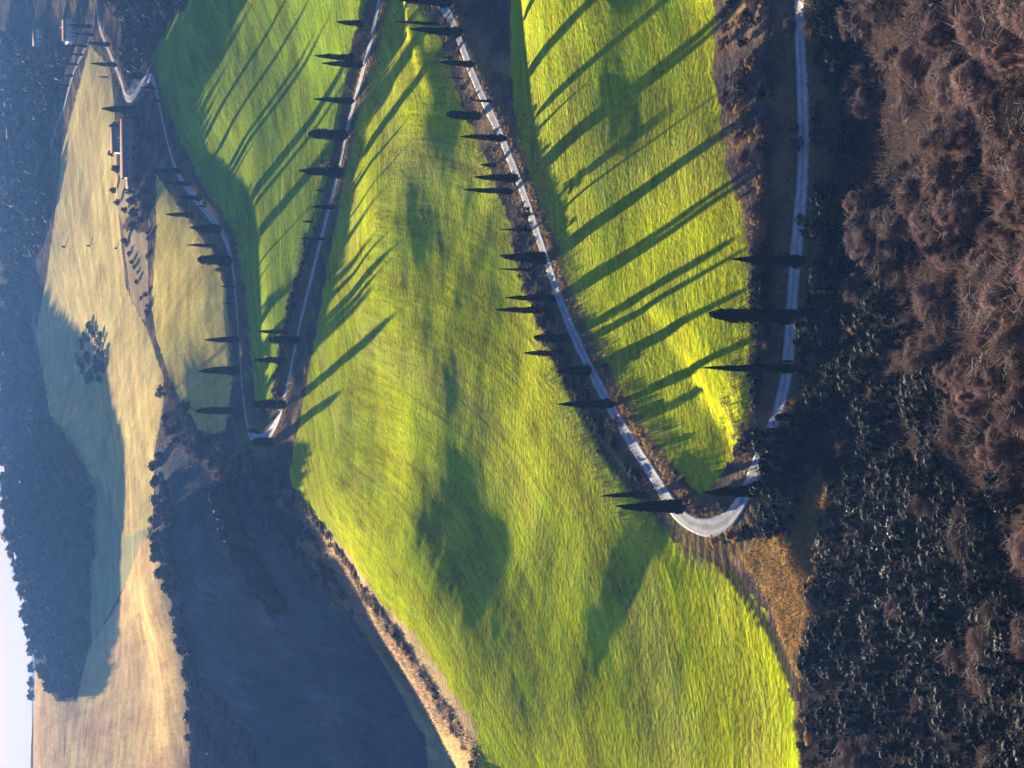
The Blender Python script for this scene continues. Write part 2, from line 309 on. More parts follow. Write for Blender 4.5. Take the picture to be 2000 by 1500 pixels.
def mat(name, c, rough=.9, c2=None, nscale=3.0, bump=0.0, bscale=8.0, spec=.03, trans=0.0, objvar=0.0, coord='Object'):
    mt = bpy.data.materials.new(name); mt.use_nodes = True; n = mt.node_tree; L = n.links
    b = n.nodes['Principled BSDF']; b.inputs['Roughness'].default_value = rough; b.inputs['Specular IOR Level'].default_value = spec
    tc = n.nodes.new('ShaderNodeTexCoord'); no = n.nodes.new('ShaderNodeTexNoise'); no.inputs['Scale'].default_value = nscale; no.inputs['Detail'].default_value = 4
    L.new(tc.outputs[coord], no.inputs['Vector'])
    mx = n.nodes.new('ShaderNodeMix'); mx.data_type = 'RGBA'
    c2 = c2 or tuple(v*.6 for v in c)
    cr = n.nodes.new('ShaderNodeMapRange'); cr.inputs[1].default_value = .35; cr.inputs[2].default_value = .65
    L.new(no.outputs['Fac'], cr.inputs[0]); L.new(cr.outputs[0], mx.inputs['Factor'])
    mx.inputs['A'].default_value = (*c, 1); mx.inputs['B'].default_value = (*c2, 1)
    out = mx.outputs['Result']
    if objvar:
        oi = n.nodes.new('ShaderNodeObjectInfo'); mr = n.nodes.new('ShaderNodeMapRange'); mr.inputs[3].default_value = 1-objvar; mr.inputs[4].default_value = 1+objvar
        L.new(oi.outputs['Random'], mr.inputs[0]); hs = n.nodes.new('ShaderNodeHueSaturation'); L.new(mr.outputs[0], hs.inputs['Value']); L.new(out, hs.inputs['Color']); out = hs.outputs[0]
    L.new(out, b.inputs['Base Color'])
    if bump:
        n2 = n.nodes.new('ShaderNodeTexNoise'); n2.inputs['Scale'].default_value = bscale; n2.inputs['Detail'].default_value = 5
        L.new(tc.outputs[coord], n2.inputs['Vector']); bp = n.nodes.new('ShaderNodeBump'); bp.inputs['Strength'].default_value = bump; bp.inputs['Distance'].default_value = .1
        L.new(n2.outputs['Fac'], bp.inputs['Height']); L.new(bp.outputs[0], b.inputs['Normal'])
    if trans:
        tr = n.nodes.new('ShaderNodeBsdfTranslucent'); ms = n.nodes.new('ShaderNodeMixShader'); ms.inputs[0].default_value = trans
        L.new(out, tr.inputs[0]); L.new(b.outputs[0], ms.inputs[1]); L.new(tr.outputs[0], ms.inputs[2]); L.new(ms.outputs[0], n.nodes['Material Output'].inputs['Surface'])
    return mt

# ground material
def ground_material():
    mt = bpy.data.materials.new('land'); mt.use_nodes = True; n = mt.node_tree; L = n.links; b = n.nodes['Principled BSDF']
    b.inputs['Roughness'].default_value = 1; b.inputs['Specular IOR Level'].default_value = 0.0
    def nd(t): return n.nodes.new(t)
    def at(nm): a = nd('ShaderNodeAttribute'); a.attribute_name = nm; return a
    tint = at('tint'); row = at('row'); ra = at('row_amount'); st = at('streak'); tc = nd('ShaderNodeTexCoord')
    def noise(s, d=4, dist=0, vec=None):
        q = nd('ShaderNodeTexNoise'); q.inputs['Scale'].default_value = s; q.inputs['Detail'].default_value = d; q.inputs['Distortion'].default_value = dist; L.new(vec or tc.outputs['Object'], q.inputs['Vector']); return q.outputs['Fac']
    def math_(op, a, c=None):
        q = nd('ShaderNodeMath'); q.operation = op
        for i, v in enumerate((a, c)):
            if v is None: continue
            if isinstance(v, (int, float)): q.inputs[i].default_value = v
            else: L.new(v, q.inputs[i])
        return q.outputs[0]
    def cen(x, k): return math_('MULTIPLY', math_('SUBTRACT', x, .5), k)
    n1 = noise(.8, 6, .4); n3 = noise(2.6, 5, .5); nb = noise(.045, 4, .5)
    s1 = noise(.42, 3, .6, st.outputs['Vector']); s2 = noise(1.3, 3, .4, st.outputs['Vector']); s3 = noise(.11, 3, .8, st.outputs['Vector'])
    streak = math_('ADD', math_('ADD', cen(s1, 1.9), cen(s2, 1.2)), cen(s3, 1.5))
    streak = math_('MULTIPLY', streak, ra.outputs['Fac'])
    v = math_('ADD', math_('ADD', cen(n1, 1.3), cen(n3, .9)), cen(nb, 1.1)); v = math_('ADD', v, math_('MULTIPLY', streak, .62)); v = math_('MAXIMUM', math_('ADD', v, 1.0), .2)
    sc = nd('ShaderNodeVectorMath'); sc.operation = 'SCALE'; L.new(tint.outputs['Color'], sc.inputs[0]); L.new(v, sc.inputs['Scale'])
    hs = nd('ShaderNodeHueSaturation'); hv = nd('ShaderNodeMapRange'); hv.inputs[1].default_value = .3; hv.inputs[2].default_value = .7; hv.inputs[3].default_value = .478; hv.inputs[4].default_value = .528
    mixn = math_('ADD', math_('MULTIPLY', noise(.25, 4), .5), math_('MULTIPLY', s3, .5)); L.new(mixn, hv.inputs[0]); L.new(hv.outputs[0], hs.inputs['Hue']); L.new(sc.outputs[0], hs.inputs['Color'])
    L.new(hs.outputs[0], b.inputs['Base Color'])
    hgt = math_('ADD', math_('MULTIPLY', n1, .40), math_('MULTIPLY', n3, .13)); hgt = math_('ADD', hgt, math_('MULTIPLY', streak, .09))
    bp = nd('ShaderNodeBump'); bp.inputs['Strength'].default_value = .8; bp.inputs['Distance'].default_value = 1.0
    L.new(hgt, bp.inputs['Height']); L.new(bp.outputs[0], b.inputs['Normal'])
    return mt
land = ground_material()
nt_, nd_ = T2.shape
I = np.arange(nt_*nd_).reshape(nt_, nd_)
quads = np.stack([I[:-1, :-1], I[1:, :-1], I[1:, 1:], I[:-1, 1:]], -1).reshape(-1, 4)
# orientation: theta increases to the right, D away => (t,d),(t+1,d),(t+1,d+1),(t,d+1) is counter-clockwise from above
g = mk('ground', np.stack([X, Y, ZG.ravel()+CAM_Z], 1), [quads], land, smooth=True); tag(g, kind='structure')
a = g.data.attributes.new('tint', 'FLOAT_COLOR', 'POINT'); a.data.foreach_set('color', np.c_[col, np.ones(N)].astype(np.float32).ravel())
a = g.data.attributes.new('row', 'FLOAT', 'POINT'); a.data.foreach_set('value', rowc.astype(np.float32))
a = g.data.attributes.new('streak', 'FLOAT_VECTOR', 'POINT'); a.data.foreach_set('vector', np.stack([rowc, rowl*.09, Y*0], 1).astype(np.float32).ravel())
a = g.data.attributes.new('row_amount', 'FLOAT', 'POINT'); a.data.foreach_set('value', rowa.astype(np.float32))

# roads
M = {}
M['gravel'] = mat('pale gravel', (.56,.55,.53), c2=(.40,.39,.38), nscale=.6, bump=.6, bscale=6, rough=.85)
def track_detail(mt):
    n = mt.node_tree; L = n.links; b = n.nodes['Principled BSDF']; src = b.inputs['Base Color'].links[0].from_socket
    at_ = n.nodes.new('ShaderNodeAttribute'); at_.attribute_name = 'cross'; tc = n.nodes.new('ShaderNodeTexCoord'); no = n.nodes.new('ShaderNodeTexNoise'); no.inputs['Scale'].default_value = 1.1; no.inputs['Detail'].default_value = 4; L.new(tc.outputs['Object'], no.inputs['Vector'])
    ad = n.nodes.new('ShaderNodeMath'); ad.operation = 'MULTIPLY_ADD'; ad.inputs[1].default_value = .26; L.new(no.outputs['Fac'], ad.inputs[0])
    of = n.nodes.new('ShaderNodeMath'); of.operation = 'SUBTRACT'; of.inputs[1].default_value = .13; L.new(at_.outputs['Fac'], of.inputs[0]); L.new(of.outputs[0], ad.inputs[2])
    cr = n.nodes.new('ShaderNodeValToRGB'); e = cr.color_ramp; e.elements[0].position = 0; e.elements[0].color = (.66, .62, .52, 1); e.elements[1].position = .5; e.elements[1].color = (.45, .36, .22, 1)
    for p, c in ((.10, (.74, .70, .62, 1)), (.2, (1.05, 1.05, 1.05, 1)), (.33, (.85, .84, .82, 1)), (.42, (.9, .86, .78, 1))): q = e.elements.new(p); q.color = c
    L.new(ad.outputs[0], cr.inputs[0]); mx = n.nodes.new('ShaderNodeMix'); mx.data_type = 'RGBA'; mx.blend_type = 'MULTIPLY'; mx.inputs['Factor'].default_value = 1
    L.new(src, mx.inputs['A']); L.new(cr.outputs[0], mx.inputs['B']); L.new(mx.outputs['Result'], b.inputs['Base Color'])
track_detail(M['gravel'])
def road_mesh(name, c, n):
    prof = [(-.5, -.7), (-.5, -.01), (-.34, .03), (-.2, -.01), (0, .05), (.2, -.01), (.34, .03), (.5, -.01), (.5, -.7)]
    V = []
    for i in range(len(c)):
        wd = c[i, 3]*(1+.05*math.sin(i*.7)+.04*random.uniform(-1, 1))
        for s, dz in prof: V.append((c[i, 0]+n[i, 0]*s*wd, c[i, 1]+n[i, 1]*s*wd, c[i, 2]+dz+CAM_Z+.03))
    k = len(prof); J = np.arange(len(V)).reshape(-1, k)
    q = np.stack([J[:-1, 1:], J[:-1, :-1], J[1:, :-1], J[1:, 1:]], -1).reshape(-1, 4)
    o = mk(name, V, [q], M['gravel'], smooth=True)
    at_ = o.data.attributes.new('cross', 'FLOAT', 'POINT'); at_.data.foreach_set('value', np.tile([abs(p[0]) for p in prof], len(c)).astype(np.float32)); return o
tag(road_mesh('road', main_c, (lambda t: np.stack([-t[:, 1], t[:, 0]], 1)/(np.linalg.norm(t, axis=1)[:, None]+1e-9))(np.gradient(main_c[:, :2], axis=0))), kind='structure')
tag(road_mesh('path', roads['village']['c'], roads['village']['n']), kind='structure')
#@@VEG
# ------------------------------------------------------------ shape builders (numpy)
def rot_quads(C, ax, ln, wd, tri=False):
    """blades centred at C along axis ax, length ln, width wd"""
    n = len(C); ax = ax/(np.linalg.norm(ax, axis=1)[:, None]+1e-9); r = rng.normal(size=(n, 3)); sdv = np.cross(ax, r); sdv /= np.linalg.norm(sdv, axis=1)[:, None]+1e-9
    h = ax*(np.asarray(ln).reshape(-1, 1)/2); q = sdv*(np.asarray(wd).reshape(-1, 1)/2)
    if tri:
        V = np.stack([C-h-q, C-h+q, C+h], 1).reshape(-1, 3); return V, np.arange(n*3).reshape(-1, 3)
    V = np.stack([C-h*.8-q*.6, C-h*.2+q*1.0, C+h, C+h*.1-q*1.0], 1).reshape(-1, 3); return V, np.arange(n*4).reshape(-1, 4)
def ball(c, r, nu=10, nv=7, rough=.12):
    V = []
    for j in range(nv+1):
        p = math.pi*j/nv
        for i in range(nu):
            a = 2*math.pi*i/nu; k = 1+random.uniform(-rough, rough)
            V.append((c[0]+r[0]*k*math.sin(p)*math.cos(a), c[1]+r[1]*k*math.sin(p)*math.sin(a), c[2]+r[2]*k*math.cos(p)))
    J = np.arange(len(V)).reshape(nv+1, nu); Jn = np.roll(J, -1, 1)
    return np.array(V), np.stack([J[:-1], J[1:], Jn[1:], Jn[:-1]], -1).reshape(-1, 4)
def limb(p0, p1, r0, r1, nu=5):
    p0 = np.array(p0, float); p1 = np.array(p1, float); d = p1-p0; d = d/(np.linalg.norm(d)+1e-9)
    u_ = np.cross(d, [.3, .9, .1]); u_ /= np.linalg.norm(u_); v_ = np.cross(d, u_); V = []
    for p, r in ((p0, r0), (p1, r1)):
        for i in range(nu):
            a = 2*math.pi*i/nu; V.append(p+r*(u_*math.cos(a)+v_*math.sin(a)))
    i = np.arange(nu); j = (i+1) % nu
    return np.array(V), np.stack([i, j, j+nu, i+nu], -1)
class Geo:
    def __init__(s): s.V = []; s.Q = []; s.T = []; s.n = 0
    def add(s, VF):
        V, Fc = VF
        if not len(V): return
        (s.Q if Fc.shape[1] == 4 else s.T).append(Fc+s.n); s.V.append(V); s.n += len(V)
    def build(s, name, mt, parent=None, smooth=False, loc=None):
        Fs = ([np.vstack(s.Q)] if s.Q else [])+([np.vstack(s.T)] if s.T else [])
        return mk(name, np.vstack(s.V), Fs, mt, parent, smooth, None, loc)
M['cypress'] = mat('cypress green', (.022,.030,.016), c2=(.010,.014,.010), nscale=6, rough=.8, objvar=.25)
M['rust'] = mat('dry cypress', (.13,.065,.035), c2=(.06,.035,.02), nscale=8, rough=.9)
M['bark'] = mat('bark', (.09,.065,.045), nscale=5, bump=.6)
M['twig'] = mat('bare twigs', (.17,.11,.09), c2=(.07,.048,.045), nscale=1.2, rough=.8, objvar=.6, trans=.15)
M['twigred'] = mat('russet twigs', (.21,.135,.12), c2=(.09,.06,.06), nscale=1.5, rough=.8, objvar=.6, trans=.2)
M['ever'] = mat('evergreen leaves', (.009,.010,.008), c2=(.004,.005,.005), nscale=2.5, rough=.8, spec=.05, objvar=.35)
M['olive'] = mat('glossy grey green leaves', (.034,.032,.027), c2=(.008,.008,.008), nscale=2.5, rough=.5, spec=.12, objvar=.3)
M['branch'] = mat('bare grey branches', (.33,.27,.22), c2=(.16,.12,.10), nscale=4)
M['wood'] = mat('far wood', (.13,.095,.085), c2=(.03,.032,.035), nscale=.06, rough=.9, objvar=.3)
M['verge'] = mat('dry verge grass', (.42,.24,.085), c2=(.20,.13,.05), nscale=.35, rough=.9, trans=.35)
M['scrub'] = mat('hillside scrub', (.34,.24,.20), c2=(.13,.10,.10), nscale=.2, rough=.9, trans=.15)
M['gold'] = mat('dry golden shrub', (.48,.30,.12), c2=(.22,.15,.07), nscale=1.5, rough=.9, trans=.3, objvar=.25)

def cyp_profile(t, kind):
    if kind == 'column': return np.minimum(1, (t/.10)**.6+.35)*np.where(t < .72, 1, np.sqrt(np.clip(1-((t-.72)/.29)**1.6, 0, 1)))*(1-.12*t)
    if kind == 'thin': return np.minimum(1, (t/.3)**.5+.4)*(1-t)**.55
    return np.minimum(1, (t/.14)**.55*.75+.3)*np.clip(1-t, 0, 1)**.62*1.12*(.92+.08*np.cos(t*9))
def cypress_mesh(kind, seed, foliage):
    global rng; rng = np.random.default_rng(seed); random.seed(seed)
    tips = [(0, 0, 1., 1.)] if kind != 'twin' else [(-.08, 0, 1., .85), (.17, .03, .9, .7)]
    if kind == 'clump': tips = [(-.12, 0, .93, .62), (.12, .05, 1., .66), (.26, -.05, .66, .5), (-.3, 0, .55, .45)]; 
    kk = 'spindle' if kind in ('twin', 'clump') else kind
    G = Geo()
    for ox, oy, hs, ws in tips:
        n = int(2600*ws*hs); t = rng.random(n)**.9; a = rng.random(n)*2*math.pi
        lump = 1+.16*np.sin(a*3+t*11+seed)+.13*np.sin(a*5-t*23)+rng.normal(size=n)*.11
        r = .5*cyp_profile(t, kk)*ws*lump*np.sqrt(rng.uniform(.6, 1.05, n))
        lean = .03*np.sin(t*3+seed)
        C = np.stack([ox*(1-t*.2)+lean+r*np.cos(a), oy+r*np.sin(a), (.035+.955*t)*hs], 1)
        ax = np.stack([np.cos(a)*.9, np.sin(a)*.9, np.full(n, .32)+t*.35], 1)+rng.normal(size=(n, 3))*.12
        G.add(rot_quads(C, ax, rng.uniform(.07, .16, n)*(.5+.7*(1-t)), rng.uniform(.03, .07, n)*.8))
        rings = np.linspace(0.0, .97, 18); V = []
        for tt in rings:
            rr = .40*float(cyp_profile(np.array(tt), kk))*ws
            for i in range(12):
                aa = 2*math.pi*i/12; q = rr*(1+.13*math.sin(aa*3+tt*11+seed)+.1*math.sin(aa*5-tt*23))
                V.append((ox*(1-tt*.2)+.03*math.sin(tt*3+seed)+q*math.cos(aa), oy+q*math.sin(aa), (.035+.955*tt)*hs))
        J = np.arange(len(V)).reshape(-1, 12); Jn = np.roll(J, -1, 1)
        G.add((np.array(V), np.stack([J[:-1], Jn[:-1], Jn[1:], J[1:]], -1).reshape(-1, 4)))
    o = G.build('crown', foliage); T = Geo(); T.add(limb((0, 0, -.04), (0, 0, .12), .11, .07, 7)); tr = T.build('trunk', M['bark'])
    me = (o.data, tr.data)
    for q in (o, tr): bpy.data.objects.remove(q)
    return me
CY = {('spindle', i): cypress_mesh('spindle', 11+i, M['cypress']) for i in range(3)}
CY.update({('column', i): cypress_mesh('column', 31+i, M['cypress']) for i in range(2)})
CY.update({('thin', i): cypress_mesh('thin', 41+i, M['cypress']) for i in range(2)})
CY[('twin', 0)] = cypress_mesh('twin', 51, M['cypress']); CY[('clump', 0)] = cypress_mesh('clump', 61, M['cypress'])
CY[('rust', 0)] = cypress_mesh('spindle', 71, M['rust'])
def inst(name, me, parent):
    o = bpy.data.objects.new(name, me); scene.collection.objects.link(o); o.parent = parent; return o
def cypress(bx, tx, y, wpx, kind, label, group):
    B = hit(bx, y); h = height_at(B, tx, y); wd = wpx/pxm(B)
    v = random.randrange({'spindle': 3, 'column': 2, 'thin': 2, 'twin': 1, 'clump': 1, 'rust': 1}[kind])
    cr, tr = CY[(kind, v)]
    e = empty('cypress_tree', B, random.uniform(-.5, .5) if kind in ('twin', 'clump') else random.uniform(0, 6.28), (wd*1.08, wd*1.08, h*1.01))
    inst('trunk', tr, e); inst('crown', cr, e)
    tag(e, label, 'cypress', group)
G1, G2, G3, G4, G5 = 'cypresses along the top road', 'cypresses along the middle road', 'cypresses along the lower road', 'cypresses along the bottom road', 'cypresses near the farm'
CYP = [
 # base x, top x, y, width, kind, label
 (182,130,52,7,'spindle','tall far cypress beside the fork of the village roads',G5),
 (185,143,68,6,'thin','thin far cypress just past the village road fork',G5),
 (217,166,87,8,'spindle','far cypress in the pale strip between the two village roads',G5),
 (230,177,127,9,'spindle','far cypress by the farm road, biggest one above the gravel bend',G5),
 (212,191,151,3,'thin','tiny thin cypress above the gravel bend',G5),
 (280,254,148,12,'column','short fat dark evergreen standing on the gravel bend',G5),
 (262,199,215,15,'spindle','fat spindle cypress between the gravel bend and the farmhouse',G5),
 (306,272,172,4,'thin','slim young cypress inside the gravel bend',G1),
 (315,295,197,4,'thin','slim small cypress on the verge just below the gravel bend',G1),
 (355,302,334,10,'spindle','first cypress of the top road row, nearest the farmhouse',G1),
 (376,318,359,9,'spindle','second cypress of the top road row from the farmhouse',G1),
 (396,350,387,10,'spindle','third cypress of the top road row, shorter than its neighbours',G1),
 (404,384,403,4,'thin','knee high young cypress on the top road verge among big ones',G1),
 (381,323,420,10,'spindle','cypress standing back in the pale field above the top road',G1),
 (434,371,447,17,'spindle','broad cypress where the top road bends downhill',G1),
 (423,366,480,8,'spindle','slim cypress set back behind the top road bend',G1),
 (454,386,509,17,'column','stout blunt cypress on the top road above the long straight',G1),
 (461,430,560,4,'thin','very thin young cypress on the top road straight',G1),
 (458,436,593,4,'thin','faint stunted cypress on the top road straight',G1),
 (468,400,664,12,'spindle','pointed cypress halfway along the top road straight',G1),
 (468,388,724,16,'twin','twin tipped cypress near the upper hairpin on the top road',G1),
 (460,383,802,12,'column','last cypress of the top road before the upper hairpin',G1),
 (505,483,841,8,'column','small cypress on the inside lip of the upper hairpin',G2),
 (537,492,863,16,'column','blunt cypress just outside the upper hairpin',G2),
 (561,494,790,15,'column','first big cypress of the middle road after the upper hairpin',G2),
 (524,504,805,6,'thin','leaning small cypress within the upper hairpin',G2),
 (556,496,703,13,'spindle','cypress on the bank above the middle road, second from the hairpin',G2),
 (586,525,664,14,'column','dark column cypress at the middle road edge, third from the hairpin',G2),
 (560,502,648,9,'spindle','slender cypress set back on the bank above the middle road',G2),
 (637,585,467,4,'thin','needle thin cypress on the middle road bank',G2),
 (612,590,433,5,'thin','small thin cypress on the middle road bank under the wire',G2),
 (654,609,405,9,'thin','short cypress beside the middle road under the wire',G2),
 (633,615,372,4,'thin','tiny cypress on the bank behind a broad middle road cypress',G2),
 (673,585,337,21,'spindle','broadest cypress of the middle road with a long pointed tip',G2),
 (680,602,265,18,'column','blunt broad cypress on the middle road between two pointed ones',G2),
 (694,613,198,12,'spindle','slim pointed cypress standing alone on the middle road',G2),
 (711,629,128,13,'spindle','front cypress of a close pair on the middle road',G2),
 (697,614,114,13,'spindle','rear cypress of a close pair on the middle road',G2),
 (712,657,47,12,'spindle','cypress of the middle road closest to the picture border',G2),
 (884,768,6,17,'spindle','tall cypress cut by the picture border on the lower road',G3),
 (862,772,48,7,'thin','slim cypress behind a bigger one at the start of the lower road',G3),
 (906,800,64,17,'spindle','tall broad cypress near the start of the lower road',G3),
 (884,861,113,4,'thin','tiny cypress in scrub above the lower road',G3),
 (928,858,126,12,'spindle','cypress beside the tiny one at the lower road scrub',G3),
 (905,876,153,3,'thin','thread thin sapling cypress in the scrub above the lower road',G3),
 (960,921,198,5,'thin','thin young cypress crossing the lower road edge',G3),
 (941,872,227,15,'column','blunt thick cypress above the lower road',G3),
 (992,899,271,13,'spindle','regular spindle cypress on the near edge of the lower road',G3),
 (970,938,323,8,'thin','low cypress shrub between two tall ones on the lower road',G3),
 (1015,927,349,15,'spindle','cypress on the lower road just above the crossing wire',G3),
 (1004,907,374,12,'spindle','cypress on the lower road just under the crossing wire',G3),
 (1041,975,450,5,'thin','faint thin cypress beside the bare round tree',G3),
 (1069,978,504,24,'clump','widest dark cypress clump on the lower road',G3),
 (1038,972,527,5,'thin','thin brownish cypress behind the widest clump',G3),
 (1086,988,583,13,'spindle','neat pointed cypress, right one of a pair across the lower road',G3),
 (1066,969,606,13,'spindle','leaning pointed cypress behind the neat one on the lower road bank',G3),
 (1112,1043,660,14,'column','dark short cypress at the narrow part of the lower road',G3),
 (1098,1023,690,13,'rust','rust brown dying cypress on the lower road bank',G3),
 (1156,1086,724,20,'twin','two tipped wide cypress on the lower road',G3),
 (1204,1090,789,16,'spindle','long cypress lying across the lower road view beside a bare bush',G3),
 (1268,1177,966,12,'spindle','rear cypress of the pair above the lower hairpin',G3),
 (1336,1206,988,26,'clump','big ragged cypress group covering the entry of the lower hairpin',G3),
 (1490,1374,959,22,'spindle','black cypress standing inside the loop below the lower hairpin',G4),
 (1565,1375,719,17,'spindle','narrowest of three big cypresses on the bottom road',G4),
 (1566,1387,617,25,'column','largest black cypress on the bottom road',G4),
 (1578,1430,510,21,'spindle','shortest of three big cypresses on the bottom road',G4),
 (1550,1519,706,5,'thin','little dark sapling cypress standing at the bottom road edge',G4),
 (1517,1494,838,5,'thin','little sapling cypress at the bottom road edge near the bushes',G4),
]
CYP += [(172,140,90,6,'spindle','tallest cypress of the village road row, near the fork',G5),(163,136,107,5,'thin','second thin cypress of the village road row',G5),(153,128,126,5,'thin','third thin cypress of the village road row',G5),
 (144,120,148,5,'spindle','fourth cypress of the village road row',G5),(136,113,167,5,'thin','fifth cypress of the village road row, above the far pale field',G5),(127,104,196,5,'thin','last cypress of the village road row where the road fades out',G5)]
for c in CYP: cypress(*c)
# cypresses outside the frame whose shadows reach into the picture
for bx, tx, y, wpx in [(885,770,-40,18),(880,760,-75,16),(880,765,-20,15)]:
    cypress(bx, tx, y, wpx, 'spindle', 'tall cypress beyond the picture border on the lower road', 'cypresses beyond the border')

# ------------------------------------------------------------ bushes and bare trees (unit meshes, base at 0, height 1, radius .5)
def bush_mesh(kind, seed):
    global rng; rng = np.random.default_rng(seed); random.seed(seed)
    fol, st = Geo(), Geo()
    if kind in ('twig', 'twigred', 'gold'):
        for k in range(16):
            a = random.uniform(0, 6.28); r = random.uniform(.05, .42); h = random.uniform(.6, 1.06)*(1-.45*r)
            p0 = np.array([.04*math.cos(a), .04*math.sin(a), 0]); p1 = np.array([r*.5*math.cos(a), r*.5*math.sin(a), h*.45]); p2 = np.array([r*math.cos(a+.3), r*math.sin(a+.3), h])
            st.add(limb(p0, p1, .014, .009, 4)); st.add(limb(p1, p2, .009, .003, 4))
            for q in range(9):
                tt = random.random(); s0 = p1+(p2-p1)*tt; s1 = s0+np.array([random.uniform(-.18, .18), random.uniform(-.18, .18), random.uniform(.05, .2)])
                st.add(limb(s0, s1, .005, .002, 3))
        nb = 26; 
        cs = []; 
        for k in range(nb):
            a = random.uniform(0, 6.28); r = .36*math.sqrt(random.random()); z = random.uniform(.3, .86)*(1-.45*(r/.4)**2); cs.append((r*math.cos(a), r*math.sin(a), z))
        cs = np.array(cs); n = 12000; i = rng.integers(0, nb, n); dv = rng.normal(size=(n, 3)); dv /= np.linalg.norm(dv, axis=1)[:, None]; dv[:, 2] = np.abs(dv[:, 2])*.9-.15
        rad = rng.random(n)**.5*.15*rng.uniform(.7, 1.2, nb)[i]
        C = cs[i]+dv*rad[:, None]; ax = dv+np.array([0, 0, .6])+rng.normal(size=(n, 3))*.35
        fol.add(rot_quads(C, ax, rng.uniform(.025, .085, n), rng.uniform(.004, .012, n), tri=True))
    else:
        nb = 34; cs = []
        for k in range(nb):
            a = random.uniform(0, 6.28); r = .40*random.random()**.6; z = random.uniform(.15, .9)*(1-.4*(r/.4)**2)+.03; cs.append((r*math.cos(a), r*math.sin(a), z))
        cs = np.array(cs); rr = rng.uniform(.06, .15, nb); n = 6500; i = rng.integers(0, nb, n)
        dv = rng.normal(size=(n, 3)); dv /= np.linalg.norm(dv, axis=1)[:, None]
        C = cs[i]+dv*(rr[i]*rng.uniform(.55, 1.45, n))[:, None]; C[:, 2] = np.maximum(C[:, 2], .01)
        sz = {'ever': (.014, .04), 'olive': (.014, .04), 'wood': (.03, .07)}[kind]
        fol.add(rot_quads(C, rng.normal(size=(n, 3))+dv*.6, rng.uniform(*sz, n), rng.uniform(*sz, n)*.5))
        for k in range(nb): fol.add(ball(cs[k], (rr[k]*.6,)*3, 7, 5, .2))
        st.add(limb((0, 0, -.05), (0, 0, .3), .035, .025, 7))
        for k in range(0, nb, 2): st.add(limb((0, 0, .2), cs[k], .018, .006, 4))
    o = fol.build('foliage', M[kind]); tq = st.build('stems', M['branch'] if kind.startswith('twig') else M['bark']); me = (o.data, tq.data)
    for q in (o, tq): bpy.data.objects.remove(q)
    return me
BU = {k: [bush_mesh(k, 100+17*i+len(k)) for i in range(5 if k.startswith('twig') else 3)] for k in ('twig', 'twigred', 'gold', 'ever', 'olive', 'wood')}
rng = np.random.default_rng(99); random.seed(99)
def bush(name, B, wd, h, kind, label, cat, group=None, stem='stems', fol='foliage'):
    f, st = random.choice(BU[kind])
    e = empty(name, (B[0], B[1], B[2]-.15), random.uniform(0, 6.28), (wd, wd, h)); inst(stem, st, e); inst(fol, f, e); tag(e, label, cat, group); return e
def bush_px(name, x, y, wpx, hpx, kind, label, cat, group=None, **k):
    B = hit(x, y); s = pxm(B); return bush(name, B, wpx/s, hpx/s/.93, kind, label, cat, group, **k)
def scatter_px(poly, n, dmin=0):
    poly = np.array(poly, float); lo, hi = poly.min(0), poly.max(0); out = []; tries = 0
    while len(out) < n and tries < n*60:
        tries += 1; x = random.uniform(lo[0], hi[0]); y = random.uniform(lo[1], hi[1])
        if inpoly(np.array([x]), np.array([y]), poly)[0]:
            if dmin and any((x-a)**2+(y-b)**2 < dmin*dmin for a, b in out): continue
            out.append((x, y))
    return out
RC = np.vstack([r['c'] for r in roads.values()])
def off_road(B, lim): return np.min(np.hypot(RC[:, 0]-B[0], RC[:, 1]-B[1])) > lim

